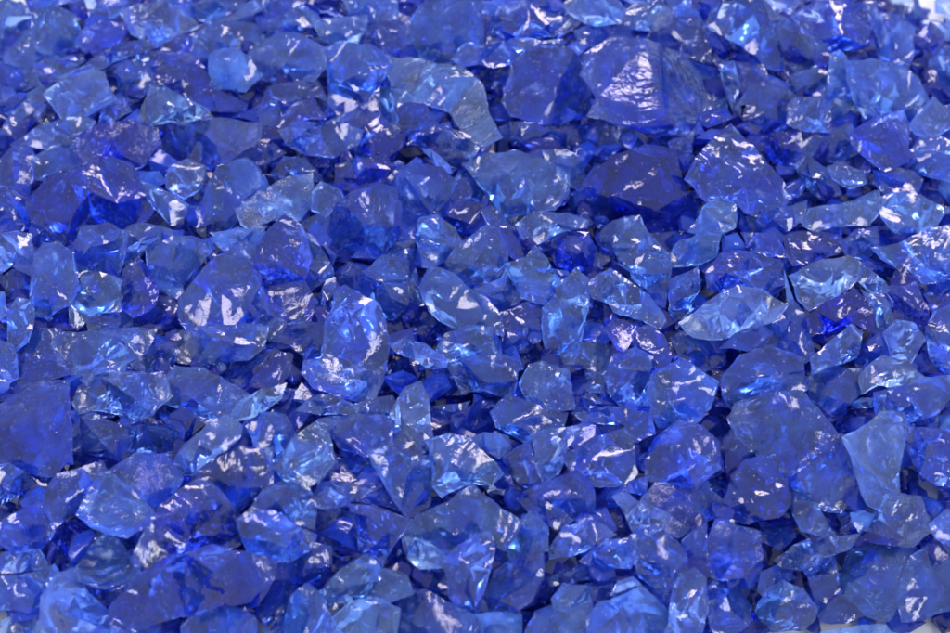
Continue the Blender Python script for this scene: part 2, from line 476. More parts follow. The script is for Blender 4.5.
# layer, tint (1 pale .. 5 dark) and finish | outline | label; '@' starts a field of the photograph
TRACE = '''
@ 0 0
1 2 f|-60,30 20,5 80,25 110,60 105,150 40,200 -60,190|hazy pale lump at the pile's edge, beside the bare white corner
1 2 c|125,45 190,22 260,60 285,130 270,180 200,200 130,170 110,110|rounded hazy dome of mid blue glass above the bright flat-roofed chunk
0 2 f|20,200 110,105 130,170 200,200 270,185 285,215 200,270 90,315 40,305|broad milky slope of glass spreading under the rounded hazy dome
1 4 r|295,110 350,75 430,85 440,120 400,165 330,185 300,160|deep blue nugget tucked under the pale chunk with white fracture lines
2 1.5 r|430,45 480,20 580,10 650,50 690,90 620,130 550,160 470,120|pale chunk crossed by white fracture lines near the pile's far edge
1 4.5 c|310,220 400,160 500,140 555,165 480,190 350,245|long low violet-blue wedge lying under the fracture-lined pale chunk
1 5 c|555,180 600,135 690,120 670,185|blackish sliver between two pale chunks near the far edge
1 3 c|520,-20 640,-20 690,20 680,60 600,30|small mid blue crumb on the far rim behind the fracture-lined chunk
1 2 f|690,130 740,90 830,80 950,90 960,150 880,170 800,180 730,210 680,190|wide dull pale slab behind the small piece with one white patch
2 2 f|740,200 790,175 850,190 870,240 920,260 860,320 760,310 740,260|small pale piece with one big white patch above the dark slab
0 5 c|750,330 800,300 960,285 1060,300 1000,400 900,430 740,420|dark indigo slab below the white-patched pale piece
1 3 c|410,250 450,220 520,230 545,290 500,340 450,360 415,330|rounded button of glass with curved ripples beside the arched dark chunk
1 4 r|540,240 560,200 640,185 700,215 740,290 755,340 735,375 650,345 560,300|arched dark chunk with a white glint on its crest, behind a pale triangle
0 3 c|340,255 480,190 600,180 560,225 430,235 400,265|thin arching rim of glass behind the rippled round button
3 1 s|535,305 580,310 640,345 720,385 735,415 640,425 520,440 485,425|pale low triangle with cyan streaks in front of the arched dark chunk
2 2 c|160,330 210,290 320,250 360,260 400,350 310,400 230,430 200,380|bright blue chunk with a flat grey roof facet and glowing body
0 3 f|75,345 160,290 300,230 330,250 210,290 150,340 90,370|dull grey-blue ledge running behind the bright flat-roofed chunk
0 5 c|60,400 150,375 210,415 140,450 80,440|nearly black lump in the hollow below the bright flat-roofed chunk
1 3 c|0,310 40,310 65,360 50,400 -40,420 -40,320|cut-off mid blue piece at the picture edge above a dark hollow
1 3 f|40,400 100,350 160,370 110,440 50,470 0,470|small dull piece between the dull ledge and the black hollow lump
2 2.5 f|95,480 130,450 280,410 330,430 310,470 250,480 280,510 190,520 110,510|flat frosted plank of glass lying beside the starry dark lump
2 3 c|350,430 365,370 430,345 460,390 400,425|small purple-grey wedge resting on the top of the starry dark lump
2 5 k|275,490 330,450 430,430 540,450 555,500 500,580 460,600 400,560 300,580 275,540|dark lump starred all over one end with tiny white flecks
2 3 c|555,500 620,440 700,425 900,435 900,490 830,540 740,590 650,570 570,590|straight-topped slab of clear blue beside the starry dark lump
1 4 r|810,520 850,495 950,500 1000,540 930,580 830,560|short dark piece with brown glints at the straight-topped slab's end
1 3 f|120,560 180,520 265,530 280,580 250,630 130,630|dull squarish piece below the frosted plank, behind the crackled boulder
1 4 r|-30,590 40,520 95,500 120,550 110,640 -30,660|deep blue piece with a glinting upper rim at the crackled boulder's shoulder
1 3 f|120,-30 300,-30 290,30 240,10 190,20 130,40|far rim fragment peeping over the rounded hazy dome
1 3 c|300,0 430,-30 450,20 400,60 320,80|far rim fragment behind the deep blue nugget
1 2 f|690,20 740,-20 850,-20 830,50 740,85 700,70|pale far rim fragment just past the fracture-lined chunk
@ 1 0
1 2 f|-50,60 0,20 100,0 120,30 60,80 0,100 -50,95|pale blurred piece on the far rim above the wide dull slab
2 2 f|80,200 120,150 200,120 260,130 330,170 345,230 300,280 180,290 100,275|wide frosted pale piece with scattered glints above the dark indigo slab
2 1.5 f|-25,200 20,165 70,200 115,275 0,305 -50,290|pale cap of glass resting on the dark indigo slab's upper edge
1 2 f|130,75 200,50 260,20 310,50 330,90 240,110 150,115|soft ridge-backed pale piece near the far rim
1 3 c|110,0 250,-30 270,10 180,60 110,50|clear fragment on the far rim above the soft ridge-backed piece
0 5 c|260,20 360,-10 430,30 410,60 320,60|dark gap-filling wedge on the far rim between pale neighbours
2 1.5 f|310,80 380,65 490,55 480,110 450,160 370,150 330,130|greenish-grey pale chunk with an icy sparkle at one corner
2 2 f|400,-20 590,-20 590,60 520,80 440,55|pale blunt piece on the far rim behind the greenish-grey chunk
1 3.5 r|460,150 490,95 560,80 640,120 640,200 570,180 540,200|mid blue piece with white speckles in a dark nook beside the tall plate
1 4 k|570,80 600,45 655,70 660,140 630,160 590,110|small dark piece with pinkish bubbles against the tall plate
2 2 f|660,60 690,20 760,-10 890,10 890,150 850,190 760,230 640,210|tall square pale plate standing upright near the far rim
2 2 f|345,180 420,160 500,165 570,205 570,240 510,330 440,440 350,440 365,320|tall tapering pale plate with a straight side and a pointed foot
2 1.5 r|560,205 700,220 830,250 890,300 930,430 950,470 890,500 820,460 780,390 690,360 600,320|big pale curved plate shaped like a T with a round white patch
1 2 f|535,330 560,305 620,320 680,360 620,390 610,455 545,415|pale rounded shoulder hanging below the big T-shaped plate
1 4 c|370,430 500,350 530,320 540,410 600,455 560,540 460,580 450,500|dark blue wedge in the hollow between two tall pale plates
1 3 r|600,390 640,370 700,375 760,460 830,560 840,600 760,560 690,530 620,460|long clear piece slanting down from under the T-shaped plate
2 2.5 c|195,460 260,430 420,440 470,460 450,510 380,550 280,540 220,510|smooth lens with a flat bottom rim below the tapering pale plate
1 4 c|110,470 170,430 230,370 300,345 340,420 230,430 190,490|dark clear wedge behind the smooth lens's upper rim
1 3 c|150,310 310,290 345,360 280,340 200,400 140,460 110,400|mid blue slope joining the frosted piece to the smooth lens
0 5 c|270,550 380,550 390,590 340,620 290,590|dark triangle of glass under the smooth lens
1 3 r|760,450 820,465 890,505 860,560 790,555 740,500|small sparkling piece under the T-shaped plate's white patch
2 2.5 r|690,530 720,525 780,580 790,610 740,595|thin chip with one long white flash on the slanting clear piece
1 5 c|390,580 560,545 570,600 540,650 480,680 390,660|brownish-dark lump below the hollow between tall plates
@ 2 0
1 5 c|90,60 150,70 130,140 95,150|narrow black cleft piece beside the tall square plate
2 4 c|140,80 170,25 260,10 340,50 440,75 400,110 300,130 190,140 130,150|long ink-blue bar with rounded ends near the far rim
1 3 c|90,10 170,-10 180,20 140,60 90,60|light crumb between the tall square plate and the ink-blue bar
1 3.5 f|200,10 320,-10 400,40 430,70 330,60|dull roof-like piece behind the ink-blue bar
3 1.2 f|390,20 450,-20 560,-20 600,40 580,80 500,90 420,55|icy pale blob on the far rim over the ink-blue bar's end
2 2 r|580,70 640,20 720,0 770,40 790,70 700,110 640,100|bowl-like pale piece with a glittering floor near the far rim
1 3 c|600,0 720,-30 740,0 640,20|small rim fragment behind the glittering bowl-like piece
1 3 c|430,110 500,85 570,110 600,140 510,170 450,150|flattish piece between the ink-blue bar and the glowing boulder
2 3 c|10,200 60,150 360,140 380,155 240,200 200,225 40,235|long straight-edged plank with a thin bright top edge
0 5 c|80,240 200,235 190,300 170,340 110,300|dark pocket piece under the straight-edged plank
2 3.25 r|185,350 215,230 250,190 350,160 420,190 450,230 470,300 475,400 400,425 300,430 210,400|big angular chunk with a bright diagonal ridge beside the glowing boulder
2 3 r|400,165 440,145 465,170 440,195|tiny white-glinting chip wedged above the diagonal-ridged chunk
2 3.1 r|470,270 480,200 560,150 680,150 750,180 800,200 930,260 940,380 860,430 840,465 720,460 600,430 490,400 520,340|largest boulder, glowing bright blue on its rippled face
1 3.5 r|700,130 780,80 870,100 900,170 880,215 800,200 740,165|smooth dark-rimmed chunk behind the glowing boulder's shoulder
1 3 f|790,20 860,40 890,100 840,90 790,75|soft mid blue piece behind the smooth dark-rimmed chunk
1 3 f|740,-20 880,-20 910,40 830,40 770,30|hazy fragment on the far rim past the glittering bowl
1 3 c|205,430 290,435 370,480 350,520 215,510|flat squared piece under the diagonal-ridged chunk
0 4.5 r|350,450 480,420 600,440 670,490 600,560 470,540 380,510|wide dark piece in the shadow below the glowing boulder
1 1.8 f|320,535 400,530 460,560 460,640 430,660 370,620|small pale frosted piece behind the broad pointed sheet
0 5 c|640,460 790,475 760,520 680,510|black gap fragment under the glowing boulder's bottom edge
1 3.5 c|760,500 850,460 840,540 780,560|narrow blue piece between the glowing boulder and the dark square block
@ 3 0
1 3 r|-10,70 50,60 100,120 95,190 60,210 0,180|clear knobbly piece behind the glowing boulder's end
2 3 c|100,100 150,10 290,0 350,60 420,100 500,160 490,220 400,260 300,230 270,190 170,130|large sloping roof-shaped chunk with a hazy straight ridge
1 3 f|290,-20 440,-20 400,30 420,90 340,50|hazy far rim piece above the roof-shaped chunk's ridge
2 4.5 c|400,60 480,10 680,10 690,60 640,150 540,180 500,150 440,110|vivid ultramarine boulder glowing along its far rim
2 2 f|660,150 710,50 770,60 820,100 820,180 800,230 700,200|pale upright piece beside the vivid ultramarine boulder
1 1.5 f|700,-20 830,-20 850,60 770,55 720,30|pale misty piece on the far rim behind the pale upright piece
1 4.5 c|820,150 880,80 930,130 920,160 870,210 830,190|dark wedge with a pale sloping edge near the white corner
2 1.5 f|850,80 880,70 960,90 980,150 930,140 890,95|pale flat plate by the bare white corner
1 2 f|880,20 920,-20 990,0 990,50 940,65 880,60|pale blurred crumb touching the bare white corner
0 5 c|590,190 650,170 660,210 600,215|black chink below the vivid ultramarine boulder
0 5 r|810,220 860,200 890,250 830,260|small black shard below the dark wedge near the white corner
1 2 f|860,230 930,170 990,180 990,300 900,310 850,290|pale clear slope at the picture edge below the dark wedge
2 2 f|590,220 680,215 760,230 830,280 870,360 820,410 720,405 640,370 600,290|broad pale trapezoid beneath the vivid ultramarine boulder
2 1.8 f|530,200 560,185 585,210 590,290 620,360 600,410 540,440 520,360|slim upright pale splinter beside the broad pale trapezoid
2 1.8 c|600,290 640,290 690,400 650,415 610,350|thin bright facet slipped under the broad pale trapezoid
2 2.2 r|385,370 410,345 500,340 525,400 515,460 440,460 380,430|small rounded cube with white glints beside the slim upright splinter
1 3 f|390,270 480,240 530,260 520,340 420,340 380,320|hazy piece behind the small rounded cube
1 2.5 r|200,380 260,300 340,285 400,340 380,440 300,480 230,420|sparkling mid blue chunk between the roof chunk and the rounded cube
1 4.5 r|100,200 200,220 290,230 310,290 220,290 150,240|dark lumpy ledge under the roof-shaped chunk
1 3 c|140,230 190,220 210,300 190,400 170,350|narrow blue sliver against the glowing boulder's far end
2 5 r|285,500 350,465 420,470 430,530 370,580 330,570|black chip with two white flashes under the rounded cube
2 3 r|610,470 700,410 780,390 800,450 800,560 720,600 640,540 610,510|plump wedge with a white sparkle, in front of the broad trapezoid
1 3 c|430,500 520,460 600,440 620,540 560,570 450,545|mid blue piece between the black chip and the plump sparkling wedge
2 1.5 r|810,440 890,345 950,390 960,440 890,490 830,470|small pale crystal with a white peak near the picture edge
1 5 c|860,310 990,310 990,380 920,350|dark strip behind the small white-peaked crystal
2 2.5 r|810,540 850,490 930,490 990,530 990,640 880,620 820,600|glittery pale chunk at the picture edge below the white-peaked crystal
@ 0 1
2 4 r|105,170 170,110 280,70 390,35 450,60 480,110 530,190 500,240 420,270 300,265 270,300 210,330 150,300 125,240|broad crackled boulder with a large white patch at one end
1 3.5 c|-30,150 20,140 60,150 95,170 100,270 30,290 -30,270|blue glowing piece at the picture edge beside the crackled boulder
2 2 r|585,95 600,55 660,30 715,60 725,95 680,150 650,165 590,130|small bright pebble with cyan glints under the straight-topped slab
2 2.5 c|500,110 560,130 620,160 660,190 640,240 600,260 560,215 520,170|triangular clear chip pointing down beside the crackled boulder
2 2.5 r|735,120 770,60 860,30 900,60 920,120 850,170 850,230 780,280 730,300 700,270|tall blue chunk leaning with white glints, beyond the triangular chip
2 1.5 c|-40,300 60,285 105,300 120,400 100,435 40,400 -40,450|grey-blue clear slab cut by the picture edge
2 2.5 c|125,370 160,335 210,330 250,370 270,470 250,530 170,580 120,570 110,500|upright oblong block standing beside its clear twin block
2 2 c|270,320 290,275 380,260 445,290 430,400 400,450 330,430 270,440|clear rectangular block with a white spark at its top
1 2 f|400,330 440,275 500,255 600,280 600,310 500,350 450,400|dull frosted piece behind the clear rectangular block
2 2 f|520,350 610,305 720,320 740,350 700,400 640,470 590,470 530,440|smooth flat bar with a rounded end beside the big pyramid
2 2 c|250,520 290,450 350,430 420,460 420,560 330,580 280,625 250,600|pale block below the clear rectangular block, edges shining
2 4 r|420,480 440,420 490,380 520,420 555,490 540,540 470,580 430,550|dark teardrop nugget full of bright flecks
2 2.5 c|640,520 720,420 790,370 860,325 900,430 930,520 960,610 830,640 690,640 650,600|big pointed pyramid of clear blue with slanting bands
1 2 f|540,450 640,480 650,500 630,520 560,490|thin pale ledge tucked under the smooth flat bar
1 5 r|470,590 540,540 600,510 640,570 630,610 530,640 480,630|blackish lump beside the big pyramid's foot
2 2.5 f|-40,500 15,500 20,570 0,600 -40,640|pale sliver cut by the picture edge below the grey-blue slab
2 2.5 c|25,570 60,520 110,530 120,590 100,660 60,700 30,680|leaf-shaped upright clear piece near the picture edge
1 3 c|310,600 350,570 430,565 465,590 460,640 320,650|flat piece seen edge on beneath the pale shining block
0 5 c|0,450 60,410 120,450 110,520 40,520|dark hollow piece under the grey-blue slab
0 4.5 c|120,590 200,540 250,560 240,640 140,640|dark piece at the foot of the upright oblong block
0 4.5 c|600,270 660,230 690,300 640,310|dark notch piece under the triangular clear chip
0 4.5 c|680,150 735,110 710,250 660,260|dark gap piece between the triangular chip and the leaning chunk
0 4 c|110,290 160,310 150,350 110,380|small blue scrap under the crackled boulder's white patch
1 3 c|470,70 560,70 580,110 540,130 490,110|blue piece behind the triangular chip, below the starry lump
1 2.5 f|740,310 830,270 930,285 900,360 870,330 790,350|grey frosted piece behind the big pyramid's tip
@ 1 1
1 2.5 r|0,70 60,30 130,90 150,150 80,150 40,220 0,180|light chunk with glints along its side, above the icy cluster
2 1.5 k|40,200 110,150 200,100 290,85 295,190 250,240 160,240 100,275 60,250|icy white-streaked cluster piece, pale and craggy
1 3.5 r|150,90 200,20 270,30 330,100 290,110 200,100|blue craggy piece behind the icy craggy cluster
2 2 c|300,150 330,110 400,140 410,180 350,230 300,210|small square pale piece beside the icy craggy cluster
2 3.5 r|270,260 380,200 440,150 530,125 590,140 605,220 590,310 540,360 420,365 350,320|large plump chunk, rounded, with a glinting brown corner
2 2.5 r|590,130 610,70 670,50 750,65 795,110 780,170 720,225 660,220 600,180|round coin-like pebble with a bright rim
2 3.5 r|100,400 130,320 200,240 260,280 290,380 270,450 310,520 280,600 180,600 120,540|tall dark diamond with a curved crack and white sparks
1 2.5 c|260,290 300,300 360,390 375,430 330,460 290,490 270,450 290,380|clear flank piece leaning on the tall dark diamond
1 2 f|-50,290 60,280 130,270 100,330 100,420 60,380|clear pale wedge between the big pyramid and the dark diamond
2 2 c|465,480 480,430 550,375 600,390 635,450 630,540 580,590 530,570 470,520|clear oval stone above the dark cave
2 2 r|670,310 680,240 740,230 800,270 820,330 790,370 730,400 690,400|pale lumpy cube with a white-flecked face
1 4 c|600,260 660,260 665,320 600,330|small dark piece between plump chunk and lumpy cube
1 3 c|560,380 600,330 665,320 670,450 690,530 640,560 640,450|mid blue slope beside the clear oval stone
2 2 c|690,490 720,410 800,440 900,520 960,590 960,640 830,640 720,570|long slanting bar with a bright icy end above the cave
2 1.8 r|780,390 820,330 910,270 950,280 980,330 985,430 920,470 870,480 800,440|sparkling rounded gem with a pointed top
1 4.5 c|720,230 800,170 900,190 890,250 830,300 800,260|dark blue piece behind the lumpy cube
1 3.5 r|800,110 860,90 910,140 930,190 860,180 790,170|cobalt piece with bright blue spots beside the coin pebble
2 2 c|380,500 420,490 520,540 550,600 560,720 540,800 500,880 440,750 340,720|tall smooth block standing upright beside the dark cave
1 3 c|320,520 350,460 380,450 380,520 360,610 320,620|narrow clear strip between the dark diamond and the tall smooth block
1 3.5 r|380,430 430,390 470,410 460,480 400,490|small purplish piece above the tall smooth block
1 4 c|340,330 400,370 370,400|little dark scrap under the plump chunk's lower corner
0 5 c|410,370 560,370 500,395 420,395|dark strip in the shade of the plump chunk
1 3 r|480,130 510,90 570,40 600,70 590,130 530,120|glinting piece behind the coin-like pebble
1 3 c|880,490 990,440 990,560 940,560|blue piece below the sparkling pointed gem
1 3 c|760,0 850,10 860,40 840,100 790,110 750,50|mid blue piece behind the white-flashed thin chip
@ 2 1
2 2 c|50,50 120,20 220,5 320,35 400,90 390,150 350,200 230,215 220,250 180,230 110,130|broad pointed sheet with cyan sparks along its edge
2 1.5 r|230,260 290,215 400,220 465,245 460,270 380,285 330,310 280,335 245,300|pale fish-shaped piece under the broad pointed sheet
2 4.2 c|510,70 560,35 680,-10 770,10 790,100 840,180 835,270 700,285 540,250 430,240 430,160|dark square block with a flat purple-grey top
1 3 c|430,160 500,60 530,130 490,260 440,230|blue flank piece beside the dark square block
1 4 c|340,350 370,290 470,290 520,410 450,420 370,400|dark blue lump beneath the fish-shaped piece
1 3 c|510,300 560,250 630,235 580,310 570,370 520,400|clear curved piece under the dark square block
2 2 c|570,340 600,250 660,240 690,300 760,370 750,480 740,540 680,480 600,420|tall pale cone with a slender tip
2 2 r|480,470 560,420 620,460 690,520 740,590 720,620 620,580 500,520|bright-based chunk sparkling along its bottom edge
2 1.5 c|190,400 260,380 290,340 330,390 370,450 360,510 320,535 240,510 215,460|light shield-shaped nugget with a pointed top
2 2 r|320,560 380,470 430,425 470,460 470,560 440,700 410,760 340,740 320,640|upright pale post with a white frost patch, below the shield nugget
1 4 c|100,210 140,200 200,250 250,320 270,350 220,380 150,330|dull dark piece between the pointed gem and the shield nugget
1 3 c|60,490 180,450 240,520 200,545 100,530|mid blue piece under the pointed gem
1 4 r|170,570 260,540 320,570 310,640 260,700 180,700|cobalt chunk between the slanting bar and the upright post
1 3 c|265,530 330,540 320,570 270,560|tiny blue crumb under the shield nugget's base
2 2 f|750,380 800,320 880,285 940,290 920,370 870,400 770,405|frosted pale lozenge with one white dash
2 2 f|835,280 880,200 940,160 990,190 990,270 940,290|clear sloping neck of glass above the frosted lozenge
2 2.5 r|760,450 800,440 860,410 870,490 830,560 790,620 765,560|glittering upright piece with slanting white dashes below the lozenge
1 4 c|690,290 830,285 760,360 720,330|dull dark blue wedge under the dark square block
1 3.5 c|330,410 400,420 420,440 370,490|small blue wedge between shield nugget and upright post
0 5 c|470,540 560,550 640,600 560,620 480,640|dark hollow piece above the tiny white triangle
@ 3 1
2 3 s|30,100 90,0 180,-80 260,0 340,90 380,160 300,230 230,210 190,170 100,170|big glassy boulder raked with bright white scratches
1 3 c|225,240 300,220 440,180 430,230 380,280 280,290|low sloping shelf under the scratched glassy boulder
1 3 c|410,50 450,20 530,70 560,150 500,170 440,120|clear leaning piece beside a dark notch, above the fish-like bar
2 2.5 c|520,60 570,40 640,75 655,110 600,130 540,100|small elongated lens with clear ends
1 3 c|680,110 730,75 810,70 850,100 830,150 720,150|rounded mid blue hump above the pale blade
2 1.2 f|435,230 460,205 560,190 690,140 700,210 660,260 540,265 480,280 440,260|pale thick peg lying level, rounded at one end
2 1.5 f|710,165 760,150 840,160 935,200 900,260 840,280 760,285 715,230|pale blade with a pointed end at the picture side
1 3 c|800,30 920,20 950,60 890,90 840,70|dusky blue piece above the pale blade
1 2 f|890,110 990,50 990,170 930,160|pale piece at the picture edge above the pale blade's point
1 5 s|370,300 450,285 560,300 580,350 480,390 400,400|dark piece with parallel white dashes under the pale thick peg
1 3 r|565,320 620,280 690,270 700,340 650,380 590,370|small clear wedge with a flat end beside the white-dashed dark piece
2 2.5 r|690,340 770,330 880,280 990,250 990,430 860,460 800,430 720,380|wide smooth boulder with a scraped white patch near the picture edge
2 1.5 r|390,440 490,390 590,375 630,400 620,450 560,500 460,555 420,520|pale rounded lozenge with a blue-white glow, over dark glass
2 4 r|100,430 150,365 250,360 350,390 365,470 310,500 250,470 180,500 110,480|dark vivid piece lying behind the pale leaf
3 1 f|10,600 90,540 200,480 280,495 365,545 330,590 200,640 120,660 60,650|pale greenish leaf-shaped shard lying on top
1 3.5 r|200,640 370,540 420,570 440,690 380,700 330,640 250,700 150,690|deep blue piece sheltering under the pale leaf
1 2 c|370,430 385,480 430,570 460,690 430,700 380,560|thin standing pane between the pale leaf and dark glass
2 5 r|450,580 520,530 610,490 680,560 680,640 600,600 560,640 470,640|dark indigo lump with curling white glints
2 2.5 c|640,490 720,520 750,580 740,640 700,620 680,560|pale clear flake leaning on the curl-glinted indigo lump
2 2.5 r|620,450 640,400 720,460 735,490 680,505|small clear piece with a white edge beside the rounded lozenge
1 4.5 r|720,480 830,460 870,560 860,630 770,590|purple-brown hollow piece with one white flash
1 4 r|860,500 900,450 990,430 990,530 900,560|dark piece with pink flecks at the picture edge
1 4 c|220,290 330,290 380,370 280,370 240,330|dark dull piece beneath the low sloping shelf
1 3.5 k|150,310 200,290 230,340 210,370 150,360|little speckled dark piece beside the frosted lozenge
2 2 r|870,640 900,570 990,540 990,780 940,780 880,720|big blue piece with a bright inner glow at the picture edge
@ 0 2
2 2 r|195,150 220,110 330,105 470,95 535,100 500,180 440,210 430,245 340,250 310,285 260,250 210,200|boat-shaped pale shard with a blunt white-lit end
1 3.5 r|65,270 70,170 120,110 210,105 195,170 240,250 160,280 80,330|deep blue piece glowing inside beside the boat-shaped shard
2 2 r|620,170 640,110 700,90 850,80 930,95 920,160 870,200 700,215 640,210|long pale bar with white spots at the big pyramid's foot
1 3.5 r|440,230 500,170 600,140 630,180 590,240 520,250|mid dark piece between the boat-shaped shard and the long bar
2 5 r|580,110 620,90 640,130 600,140|tiny brilliant chip at the end of the white-spotted long bar
2 2 r|270,350 290,300 340,260 450,250 560,250 590,330 530,390 430,430 420,390 330,380 290,390|lumpy frosted piece overhanging a dark hollow
2 2 r|560,300 620,230 720,240 810,290 870,330 820,400 720,420 640,370 560,350|wide piece with a cluster of blue-white sparks
1 4 r|700,230 860,200 950,170 1020,190 1010,250 960,320 870,330 800,290 740,250|long dark ridge behind the spark-clustered piece
3 1.5 c|820,390 840,350 920,310 960,300 1000,290 985,340 900,400 830,415|slim pale seed-shaped sliver lying aslant
2 3.5 r|-30,400 60,340 150,290 235,285 240,400 240,540 180,600 100,590 0,560 -30,520|big dark pentagon with scraped white bands at the picture edge
1 3 r|270,440 330,390 430,440 560,430 610,460 600,520 480,550 400,570 350,540 250,520|broad mid blue slab below the frosted overhang
3 1 f|620,560 650,500 740,420 790,405 840,440 835,480 760,540 690,600 640,605|pale icy peg lying diagonally over a dark hollow
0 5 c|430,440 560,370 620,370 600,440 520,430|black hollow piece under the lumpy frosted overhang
1 4.5 c|600,400 640,370 720,425 650,500 620,550 600,490|dark brownish wedge behind the icy diagonal peg
2 3.5 k|400,590 480,540 580,540 640,620 600,680 560,760 480,690 420,660|dark piece with frosty scratches above the streaked wedge
2 3 r|700,600 750,560 840,510 950,520 950,640 920,650 830,730 740,670 700,640|smooth blue dome with a glowing lower facet
1 3 c|-40,130 40,150 60,200 60,260 0,300 -40,280|blue piece cut by the picture edge above the dark pentagon
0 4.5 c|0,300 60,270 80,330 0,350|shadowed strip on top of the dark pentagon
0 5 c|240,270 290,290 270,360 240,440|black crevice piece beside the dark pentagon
0 4.5 c|120,60 200,20 250,90 130,110|dark piece above the boat-shaped shard
1 3 c|860,420 930,410 940,500 870,500 840,470|small blue piece beyond the icy diagonal peg
@ 1 2
1 3 r|140,90 180,60 250,70 340,70 350,130 330,190 270,190 220,150 160,140|clear crumpled piece beside the tall smooth block
2 2 r|280,210 390,200 460,190 520,330 480,345 400,330 310,300 270,250|glinting apron of glass at the tall smooth block's foot
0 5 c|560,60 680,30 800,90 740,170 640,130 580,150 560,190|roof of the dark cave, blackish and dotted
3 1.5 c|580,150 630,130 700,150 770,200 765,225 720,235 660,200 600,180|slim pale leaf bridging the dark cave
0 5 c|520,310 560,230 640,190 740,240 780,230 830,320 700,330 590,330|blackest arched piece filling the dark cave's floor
2 1.2 c|575,480 585,380 630,310 680,290 705,340 710,430 725,490 660,540 580,510|upright clear finger with a rounded tip
2 1.8 r|745,170 780,110 850,85 930,90 960,190 880,210 780,210|pale chunk above the mottled block beside the cave
2 2 r|780,220 870,195 960,190 1020,210 1000,330 940,320 870,310 830,320|mottled block with a whitish foot beside the dark cave
2 2 s|250,380 330,325 400,340 470,370 450,400 330,395|flat pale wedge with white zebra flashes
2 3 s|330,420 440,400 540,400 580,420 570,510 480,540 400,510|blue glowing piece between the zebra wedge and the upright finger
1 3 c|450,360 580,330 600,380 570,410 470,400|thin layered ledge behind the upright finger
2 2 c|70,440 130,395 200,400 235,460 230,490 180,540 160,590 100,510|rounded clear cup shape beside the glittering shield
3 1.2 r|170,580 230,490 310,430 350,470 370,560 340,610 270,650 210,640|glittering pale shield full of icy sparks
1 3.5 r|360,570 430,545 510,550 500,610 430,630 370,630|dim wedge with two white flares beside the glittering shield
2 2.2 c|500,530 560,510 650,545 720,550 710,700 690,730 630,750 580,680 520,570|smooth downward-pointing triangular plate below the finger
2 2 r|720,490 790,465 850,490 940,570 960,600 920,640 830,640 760,680 730,640|broad clear chunk with white wisps beside the upright finger
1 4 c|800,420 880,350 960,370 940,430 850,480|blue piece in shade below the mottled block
2 2.5 c|845,490 900,460 960,465 990,500 970,540 900,520|smooth low arch behind the broad wispy chunk
1 4 s|180,390 260,290 300,330 240,380 230,450 200,400|narrow dark ramp between sliver and zebra wedge
0 5 c|250,430 330,400 320,430 270,450|dark crevice piece above the glittering shield
1 4 c|720,370 850,350 800,430 730,420|dark bar behind the finger's side
@ 2 2
1 4 c|165,140 200,40 300,70 300,110 250,160 190,190|dark faceted lump beside the upright post
2 1.5 r|240,290 270,230 320,215 400,240 415,310 420,370 370,380 290,360 260,330|luminous rounded pebble with a sloping cap
1 2.5 c|400,220 450,150 510,135 560,180 540,240 450,250|clear hump beside the upright post's foot
3 5 r|535,100 560,65 600,65 645,90 600,175 575,160|tiny dark triangle flashing brilliant white
2 3 c|540,260 570,190 640,170 700,200 690,380 620,380 560,330|big smooth mid blue slab below the white flash triangle
2 3.5 r|640,160 640,100 690,85 740,120 770,190 740,240 700,250 670,200|curved chunk with a shining rim beyond the tiny white triangle
1 3 c|440,270 540,240 545,320 470,310|clear sliver between the luminous pebble and the smooth slab
3 2 c|690,320 710,260 800,205 860,240 920,290 900,370 850,420 770,415 710,390|pale hexagon with bright clean edges
2 3 r|140,390 200,330 270,350 330,380 390,390 380,440 290,470 250,490 160,440|wide dark-topped piece under the luminous pebble
2 3.5 c|430,390 550,370 690,390 700,460 640,490 600,430 480,430|long lying blue bar under the smooth slab
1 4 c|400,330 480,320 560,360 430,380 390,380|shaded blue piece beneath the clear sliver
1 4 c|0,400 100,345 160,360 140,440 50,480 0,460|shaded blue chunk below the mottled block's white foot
3 1.2 c|275,470 320,450 440,435 460,445 400,510 370,600 320,630 300,600|clear fang with a bright outline, point downwards
2 2.5 c|180,545 270,495 300,600 320,640 250,650 200,600|clear leaning pane behind the fang
2 2.8 c|390,540 500,480 600,450 630,480 640,600 600,640 490,640 430,600|flat bubbly slab with a straight sloping top
2 2.5 r|680,570 720,480 800,425 870,440 930,500 930,580 850,650 780,640 690,620|round silvery pebble covered in white crinkles
1 3 c|700,400 780,415 760,460 720,440|small blue crumb under the pale hexagon
1 3 c|770,130 850,100 950,130 950,220 880,240 800,200|blue piece above the pale hexagon
0 5 c|230,180 300,140 320,200 240,240 210,230|dark nook piece above the luminous pebble
2 2.5 c|50,490 110,460 190,470 200,510 160,550 100,510|low clear arch beside the leaning pane
0 4.5 c|630,520 700,470 690,560 650,600|dark gap piece beside the silvery crinkled pebble
@ 3 2
2 3 r|160,260 220,190 320,160 420,200 440,300 400,330 320,340 200,380 160,320|upper half of the ridged boulder, speckled and dark-topped
2 2.2 r|190,420 210,370 330,330 430,330 510,420 570,490 600,570 600,650 560,720 500,715 410,650 300,560 220,480|large ridged boulder with long white wisps
1 3.5 c|150,140 250,60 340,60 340,150 230,170|vivid blue piece in the shade of the pale leaf
2 2 c|465,190 540,130 600,80 635,110 620,190 540,220 470,250|smooth sloping wedge beyond the ridged boulder
1 3 r|440,270 540,230 630,240 630,320 570,370 530,390 470,340|glinting blue chunk under the smooth sloping wedge
2 1.5 r|720,110 760,70 820,75 860,130 810,210 740,190|small crystal with a white crest near the picture edge
2 1.2 r|635,280 670,220 720,190 800,210 855,265 780,300 700,290 650,320|clear dome with a bright outline like a bubble
1 2 c|600,360 640,335 680,340 680,370 620,375|tiny clear chip beneath the bubble-like dome
